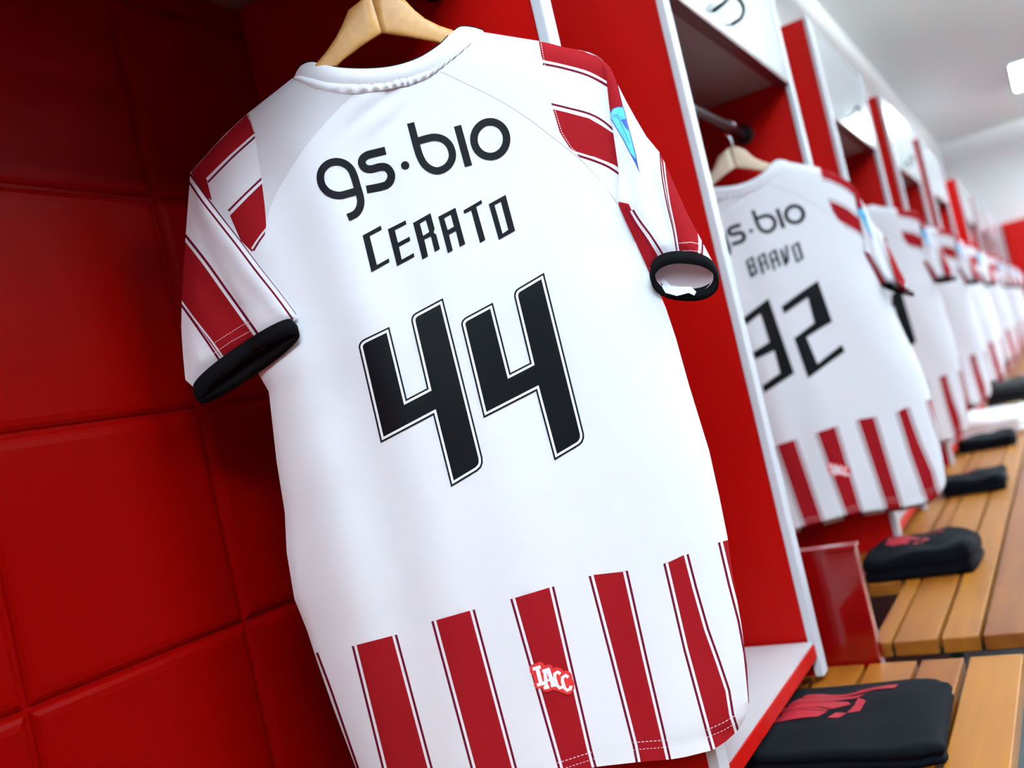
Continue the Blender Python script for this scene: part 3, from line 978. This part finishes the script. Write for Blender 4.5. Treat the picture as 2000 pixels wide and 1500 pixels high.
# ---- lockers -------------------------------------------------------------
S1 = [2.40, 5.47, 8.32, 11.15, 14.0, 18.7, 21.6, 24.5, 27.3]
S2 = [-0.6 + 1.0, 3.50, 6.52, 9.36, 12.15, 16.7, 19.8, 22.7, 25.6, 28.4]
S2[0] = 0.35
BENCHZ = -1.135
PT = 0.05
def partition(xl, label, zlo=BENCHZ, deep=FRONT):
    """red board from the wall to the front plane with pale edging; xl = right face of edging"""
    o = W(xl, 1.5, zlo)
    t = empty('locker_partition', o)
    box('board', W(xl - PT, deep + 0.02, zlo) - o, W(xl, BACK - 0.002, TOPZ) - o, M['red'], t, bevel=0.0008)
    bm = bmesh.new()
    add_box(bm, W(xl - PT - 0.012, deep - 0.012, zlo) - o, W(xl + 0.006, deep + 0.018, TOPZ + 0.005) - o)
    bm_obj('edge_trim', bm, M['alu'], t, bevel=0.0025)
    tag(t, label, 'locker partition', 'red locker partitions with pale edging')
    return t
ordn = ['', 'second', 'third', 'fourth', 'fifth', 'sixth', 'seventh', 'eighth', 'ninth', 'tenth']
for i, x in enumerate(S1):
    nm = 'red locker partition with pale edging partly hidden right behind the number 44 shirt' if i == 0 else \
         'red locker partition with pale edging, %s one that has a shirt hung before it, counted from the camera' % ordn[i]
    partition(x, nm)
for i, x in enumerate(S2[1:]):
    nm = ['large red partition board between the number 44 and number 32 shirts, the most visible one',
          'red locker partition with pale edging standing free of cupboards, right of the number 32 shirt'][i] if i < 2 else \
         'red locker partition with pale edging beside a narrow gap, %s of its kind from the camera' % ordn[i + 1]
    partition(x, nm)
partition(S2[0], 'red locker partition left of the number 44 shirt, outside the photo')
CB = 1.43
for i, x in enumerate(S1):
    xa = S2[i] + 0.01
    xb = x - PT - 0.016
    o = W(xa, BACK, CB)
    t = empty('overhead_cupboard', o)
    bm = bmesh.new()
    th = 0.04
    add_box(bm, W(xa, FRONT + 0.06, CB) - o, W(xb, BACK - 0.002, CB + th) - o)
    add_box(bm, W(xa, FRONT + 0.06, TOPZ - th) - o, W(xb, BACK - 0.002, TOPZ) - o)
    add_box(bm, W(xa, FRONT + 0.06, CB + th) - o, W(xa + th, BACK - 0.002, TOPZ - th) - o)
    add_box(bm, W(xb - th, FRONT + 0.06, CB + th) - o, W(xb, BACK - 0.002, TOPZ - th) - o)
    bm_obj('carcass', bm, M['under'], t)
    d = box('door', W(xa + 0.01, FRONT - 0.005, CB - 0.012) - o, W(xb - 0.005, FRONT + 0.052, TOPZ - 0.01) - o, [M['door']], t, bevel=0.001)
    bm = bmesh.new()
    add_box(bm, W(xa + 0.01, FRONT - 0.003, CB - 0.026) - o, W(xb - 0.005, FRONT + 0.058, CB - 0.0125) - o)
    bm_obj('door_edging', bm, M['edge'], d)
    if i < 4:
        X0, Z0 = xa + (xb - xa) * 0.33, CB + 0.05
        pts = [W(X0, FRONT - 0.005, Z0), W(X0 + 0.02, FRONT - 0.05, Z0 + 0.02), W(X0 + 0.20, FRONT - 0.06, Z0 + 0.10), W(X0 + 0.34, FRONT - 0.06, Z0 + 0.09), W(X0 + 0.30, FRONT - 0.05, Z0 + 0.03), W(X0 + 0.28, FRONT - 0.005, Z0 + 0.01)]
        tube('handle', catmull([p_ - o for p_ in pts], 5), 0.0035, M['blackcloth'], d)
    lab = ['white-fronted overhead cupboard above the number 44 shirt, out of the picture at the top',
           'white-fronted overhead cupboard with dark handle above the number 32 shirt'][i] if i < 2 else 'white-fronted overhead cupboard, %s in the row from the camera' % ordn[i]
    tag(t, lab, 'cupboard', 'white overhead cupboards')
# low shelves in the narrow bays
for i in range(len(S1)):
    if i == 4:
        continue
    xa, xb = S1[i] + 0.008, S2[i + 1] - PT - 0.014
    o = W(xa, FRONT, -1.01)
    t = empty('low_shelf', o)
    box('shelf_top', W(xa, FRONT + 0.0, -1.018) - o, W(xb, BACK - 0.002, -1.01) - o, M['white_lam'], t)
    box('shelf_board', W(xa, FRONT - 0.004, -1.066) - o, W(xb, BACK - 0.002, -1.019) - o, M['red'], t, bevel=0.0006)
    tag(t, 'low shelf with white top and red front edge, right of the number 44 shirt' if i == 0 else
        'low white-topped shelf in the %s narrow locker gap from the camera' % ordn[i], 'shelf', 'low shelves in the narrow gaps')
# clothes rails
for i, x in enumerate(S1):
    xa, xb = S2[i] + 0.002, x - PT - 0.002
    o = W(xa, 1.29, 1.224)
    t = empty('clothes_rail', o)
    bm = bmesh.new()
    add_tube(bm, [W(xa, 1.29, 1.224) - o, W(xb, 1.29, 1.224) - o], 0.0095, 16)
    bm_obj('rail_tube', bm, M['steel'], t, smooth=True)
    for xx, sgn in ((xa, 1), (xb, -1)):
        bm = bmesh.new()
        add_tube(bm, [W(xx, 1.29, 1.224) - o, W(xx + sgn * 0.02, 1.29, 1.224) - o], 0.022, 20)
        bm_obj('rail_bracket', bm, M['steel'], t, smooth=False)
    tag(t, 'dark steel clothes rail in the %s' % ('near locker behind the number 44 shirt' if i == 0 else 'locker of the number 32 shirt' if i == 1 else '%s shirt locker from the camera' % ordn[i]), 'clothes rail', 'clothes rails in the lockers')
# end block of the row
t = empty('end_locker', W(XF, -1, FLOORZ))
o = W(XF, -1, FLOORZ)
box('locker_body', W(XF - 0.5, -3.2, FLOORZ) - o, W(XF - 0.004, 0.98, TOPZ) - o, M['red'], t, bevel=0.003)
for k in range(3):
    y0 = 0.94 - k * 1.38
    dd = box('locker_door', W(XF - 0.54, y0 - 1.3, FLOORZ + 0.3) - o, W(XF - 0.5, y0, TOPZ - 0.05) - o, M['red'], t, bevel=0.003)
    box('handle', W(XF - 0.6, y0 - 1.22, 0.0) - o, W(XF - 0.54, y0 - 1.16, 0.3) - o, M['steel'], dd)
tag(t, 'plain red locker block standing across the far end of the row', 'locker')

# glossy red end board between the near and second bench
t = empty('end_board', W(3.66, 0.9, BENCHZ - 0.3))
o = W(3.66, 0.9, BENCHZ - 0.3)
bm = bmesh.new()
add_box(bm, W(3.638, 0.83, BENCHZ - 0.3) - o, W(3.70, 1.6, -0.745) - o)
bm_obj('board', bm, M['red_gloss'], t, bevel=0.003)
bm = bmesh.new()
add_box(bm, W(3.632, 0.825, -0.7445) - o, W(3.706, 1.605, -0.73) - o)
bm_obj('top_edging', bm, M['red_gloss'], t, bevel=0.001)
tag(t, 'low glossy red upright board between the near bench and the second bench', 'board')

# ---- benches ---------------------------------------------------------------
def bench(xa, xb, slats, zt, label, notch=None):
    o = W(xa, 0.7, FLOORZ)
    t = empty('slatted_bench', o)
    th = 0.055
    for k, (ya, yb) in enumerate(slats):
        x_ = xa
        if notch and yb > notch[1]:
            x_ = notch[0]
        bm = bmesh.new()
        add_box(bm, W(x_, ya, zt - th) - o, W(xb, yb, zt) - o)
        bm_obj('slat', bm, M['bench'], t, bevel=0.0025)
    n = 0
    L = xb - xa
    for f in (0.06, 0.5, 0.94):
        xx = xa + L * f
        y0, y1 = slats[0][0], slats[-1][1]
        bm = bmesh.new()
        add_box(bm, W(xx - 0.05, y0 + 0.02, zt - th - 0.09) - o, W(xx + 0.05, y1 - (0.3 if f < 0.1 and notch else 0.02), zt - th - 0.0005) - o)
        bm_obj('cross_bar', bm, M['green'], t)
        for yy in (y0 + 0.08, 1.02):
            bm = bmesh.new()
            add_box(bm, W(xx - 0.04, yy - 0.04, FLOORZ) - o, W(xx + 0.04, yy + 0.04, zt - th - 0.09) - o)
            bm_obj('leg', bm, M['green'], t)
    bm = bmesh.new()
    add_box(bm, W(xa + 0.02, slats[0][0] + 0.012, zt - th - 0.16) - o, W(xb - 0.02, slats[0][0] + 0.035, zt - th - 0.001) - o)
    bm_obj('side_rail', bm, M['green'], t)
    tag(t, label, 'bench', 'slatted wooden benches under the lockers')
SL1 = [(0.382, 0.548), (0.568, 0.706), (0.724, 0.888), (0.906, 1.052), (1.07, 1.22), (1.238, 1.39), (1.408, 1.56)]
SL2 = [(0.25, 0.494), (0.509, 0.634), (0.650, 0.803), (0.815, 0.880), (0.90, 1.045), (1.062, 1.21), (1.228, 1.38), (1.398, 1.55)]
bench(-1.5, 3.62, [(p - 0.018, q - 0.018) for p, q in SL1], BENCHZ - 0.024, 'slatted wooden bench nearest the camera, under the number 44 shirt')
bench(3.775, 9.3, SL2, BENCHZ, 'slatted wooden bench under the number 32 shirt, second from the camera', notch=(4.68, 0.895))
bench(9.36, 16.0, SL1, BENCHZ - 0.01, 'slatted wooden bench holding the white towel pile, third from the camera')
bench(16.1, 23.0, SL1, BENCHZ, 'slatted wooden bench, fourth from the camera')
bench(23.1, 28.5, SL1, BENCHZ, 'slatted wooden bench ending at the far red locker block')

# ---- folded shorts -----------------------------------------------------------
def folded(name, xa, xb, ya, yb, z, hgt, m, seed, parent=None, rot=0.0, puff=0.25):
    """a folded pile of cloth: rounded slab with soft waves and layered folded edge"""
    rnd = random.Random(seed)
    ph = [rnd.uniform(0, 6.3) for _ in range(8)]
    cx, cy = (xa + xb) / 2, (ya + yb) / 2
    hx, hy = (xb - xa) / 2, (yb - ya) / 2
    bm = bmesh.new()
    nu, nv = 40, 14
    rings = []
    prof = [(0.90, 0.0), (0.97, 0.02), (1.0, 0.16), (0.985, 0.30), (0.955, 0.40), (0.99, 0.5), (1.0, 0.64), (0.985, 0.82), (0.94, 0.94), (0.85, 1.0), (0.6, 1.03), (0.3, 1.04), (0.05, 1.045)]
    def top(x, y):
        return 1 + 0.10 * math.sin(3.1 * x + 2 * y + ph[0]) + 0.07 * math.sin(6 * y - 2.4 * x + ph[1]) + 0.05 * math.sin(9 * x + ph[2])
    for s, zz in prof:
        r = []
        for k in range(nu * 2):
            t = 2 * math.pi * k / (nu * 2)
            c, s_ = math.cos(t), math.sin(t)
            x = math.copysign(abs(c) ** 0.22, c)
            y = math.copysign(abs(s_) ** 0.22, s_)
            w = 1 + 0.025 * math.sin(3 * t + ph[3]) + 0.02 * math.sin(7 * t + ph[4])
            X, Y = x * s * hx * w, y * s * hy * w
            h = zz * hgt * (top(x * s, y * s) if zz > 0 else 1)
            r.append(bm.verts.new(Vector((X * math.cos(rot) - Y * math.sin(rot), X * math.sin(rot) + Y * math.cos(rot), h)) * D))
        rings.append(r)
    n = nu * 2
    for A, B in zip(rings, rings[1:]):
        for k in range(n):
            bm.faces.new((A[k], A[(k + 1) % n], B[(k + 1) % n], B[k]))
    bm.faces.new(rings[0][::-1])
    bm.faces.new(rings[-1])
    return bm_obj(name, bm, m, parent, None if parent else W(cx, cy, z), smooth=True), top, (cx, cy, hx, hy)

# printed emblem on the shorts: a loose angular figure
EMB = [[(0.0, 0.0), (0.55, 0.05), (0.62, 0.22), (0.30, 0.30), (0.02, 0.2)], [(0.05, 0.34), (0.5, 0.36), (0.66, 0.30), (0.86, 0.42), (0.80, 0.5), (0.5, 0.48), (0.06, 0.46)],
       [(0.10, 0.56), (0.62, 0.56), (0.9, 0.60), (0.98, 0.74), (0.88, 0.70), (0.6, 0.68), (0.2, 0.74)], [(0.2, 0.80), (0.7, 0.74), (1.05, 0.86), (1.3, 0.82), (1.32, 1.0), (0.9, 0.96), (0.3, 1.0)],
       [(0.84, 0.2), (0.98, 0.25), (1.02, 0.48), (0.92, 0.6), (0.9, 0.4)], [(0.08, 0.215), (0.3, 0.315), (0.6, 0.245), (0.64, 0.27), (0.48, 0.345), (0.06, 0.325)], [(0.1, 0.475), (0.5, 0.495), (0.78, 0.515), (0.6, 0.545), (0.1, 0.545)], [(0.22, 0.755), (0.6, 0.70), (0.86, 0.725), (0.7, 0.725), (0.24, 0.785)], [(0.66, 0.02), (0.78, 0.04), (0.84, 0.2), (0.72, 0.2)]]
def shorts(xa, xb, ya, yb, hgt, seed, label, z=BENCHZ, rot=0.0, emb=(0.1, -0.2, 0.8)):
    t = empty('folded_shorts', W((xa + xb) / 2, (ya + yb) / 2, z))
    o, top, (cx, cy, hx, hy) = folded('folded_cloth', xa, xb, ya, yb, z, hgt, M['navy'], seed, parent=t, rot=rot)
    # the print lies on the upper layer
    def Sp(p, q, lift=0.0):
        x, y = p / 100, q / 100
        h = hgt * 1.025 * top(x, y) if max(abs(x), abs(y)) < 0.62 else hgt * (1.03 - 0.10 * sm((max(abs(x), abs(y)) - 0.55) / 0.4)) * top(x, y)
        X, Y = x * hx, y * hy
        return Vector((X * math.cos(rot) - Y * math.sin(rot), X * math.sin(rot) + Y * math.cos(rot), h)) * D + Vector((0, 0, 0.0012))
    ex, ey, es = emb
    reg = [[(100 * (ex + es * (py - 0.35)), 100 * (ey - es * (px - 0.5))) for px, py in poly] for poly in EMB]
    sheet('emblem_print', reg, [], Sp, [M['ink_red']], 8, t, edge=4)
    if seed == 1:
        bm = bmesh.new()
        q_ = [(-0.44, 0.16, 0.006), (-0.455, 0.24, 0.006), (-0.33, 0.20, 0.012), (-0.33, 0.14, 0.012)]
        bm.faces.new([bm.verts.new(Vector(p_) * D) for p_ in q_])
        bm_obj('care_tag', bm, M['towel'], t)
    tag(t, label, 'folded shorts', 'folded navy shorts on the benches')
shorts(2.70, 3.27, 0.53, 1.09, 0.055, 1, 'folded dark navy shorts with a large red print, on the near bench', z=BENCHZ - 0.024, rot=0.03, emb=(0.15, 0.35, 0.95))
shorts(4.70, 5.10, 0.575, 1.06, 0.125, 2, 'thick folded navy shorts with red print, on the bench behind the low red board', rot=-0.03, emb=(0.1, 0.25, 0.8))
shorts(6.76, 7.16, 0.545, 0.93, 0.10, 3, 'folded navy shorts, third pair from the camera, beyond the number 32 shirt', rot=0.03, emb=(0.2, 0.25, 0.7))
shorts(8.80, 9.20, 0.57, 1.0, 0.10, 4, 'folded navy shorts right in front of the white towel pile', rot=0.0, emb=(0.2, 0.2, 0.7))
# white towel pile and dark things beyond
o, _, _ = folded('folded_towel', 9.75, 10.75, 0.50, 1.05, BENCHZ - 0.01, 0.17, M['towel'], 11)
tag(o, 'white folded towel lying on the bench behind the last navy shorts', 'towel')
o, _, _ = folded('folded_garment', 11.2, 11.95, 0.60, 1.0, BENCHZ - 0.01, 0.08, M['brown'], 13)
tag(o, 'flat brown folded garment on the bench between white towel and black bag', 'garment')
o, _, _ = folded('sports_bag', 12.2, 13.4, 0.50, 0.98, BENCHZ - 0.01, 0.25, M['blackcloth'], 12)
tag(o, 'black soft bag on the far bench beyond the white towel', 'bag')

# ---- shirts ------------------------------------------------------------------
ROTZ = YAW
def put(o, loc, rz):
    o.location = loc
    o.rotation_euler = (0, 0, rz)
s44 = make_shirt('white football shirt with red stripes, name CERATO and number 44, nearest the camera', ([N4A, N4B], True), ('CERATO', (512, 1040)))
put(s44, ORG, ROTZ)
h44 = make_hanger(M['hang'], 'pale wooden hanger inside the collar of the number 44 shirt')
put(h44, ORG, ROTZ)

skip = ('name_print', 'number_print', 'name_print')
s32 = copy_tree(s44, None, skip)
s32['label'] = 'white football shirt with red stripes, name BRAVO and number 32, second from the camera'
name_print('BRAVO', s32, (740, 975), (174, -43), 0.88)
numeral([N3, N2], s32, False)
h32 = make_hanger(M['hang2'], 'pale wooden hanger holding the number 32 shirt')
R2 = ROTZ - math.radians(15)
A2 = W(5.10, 1.305, 1.055)
put(s32, A2, R2)
def slump(o, k, narrow):
    """let the outer shoulder hang lower than on the first shirt"""
    for c in kids(o):
        slump(c, k, narrow)
        me = c.data.copy()
        c.data = me
        for v in me.vertices:
            d = max(0.0, -v.co.y - 0.05)
            w = sm((v.co.z + 0.62) / 0.3)
            v.co.z -= k * min(d, 0.26) ** 2 * w
            if v.co.y < -0.17:
                v.co.y = -0.17 + (v.co.y + 0.17) * (1 - narrow * w)
def flat_cuff(o):
    """the outer sleeve of this shirt hangs closed: its band lies flat"""
    for c in kids(o):
        if c.name.split('.')[0] == 'care_tag':
            bpy.data.objects.remove(c)
            continue
        if c.name.split('.')[0] != 'cuff':
            continue
        me = c.data
        if sum(v.co.y for v in me.vertices) > 0:
            continue
        if 'flat' not in FLAT:
            me = me.copy()
            zt = max(v.co.z for v in me.vertices)
            for v in me.vertices:
                v.co.z = zt - 0.004 + (v.co.z - zt) * 0.36
            for p_ in me.polygons:
                p_.material_index = 0
            FLAT['flat'] = me
        c.data = FLAT['flat']
FLAT = {}
flat_cuff(s32)
slump(s32, 1.25, 0.22)
s32.scale = (1, 1.05, 1)
s32.rotation_euler = (-0.055, 0, R2)
put(h32, A2, R2)
far = [(8.0, 14, 'third from the camera, half hidden by the number 32 shirt'), (10.8, 16, 'fourth from the camera, with blue sleeve patch'),
       (13.7, 15, 'fifth from the camera, with blue sleeve patch'), (18.35, 14, 'sixth from the camera'), (21.25, 14, 'seventh from the camera'), (24.1, 14, 'eighth from the camera'), (27.0, 14, 'farthest, by the red locker block')]
for i, (X, dr, lab) in enumerate(far):
    s = copy_tree(s44, None, skip)
    s['label'] = 'white and red football shirt, ' + lab
    flat_cuff(s)
    if i == 0:
        numeral([N1], s, False)
    h = copy_tree(h32)
    h['label'] = 'wooden hanger of the football shirt that is ' + lab.split(',')[0]
    P = W(X, 1.305, 1.055)
    put(s, P, ROTZ + math.radians(-dr))
    put(h, P, ROTZ + math.radians(-dr))
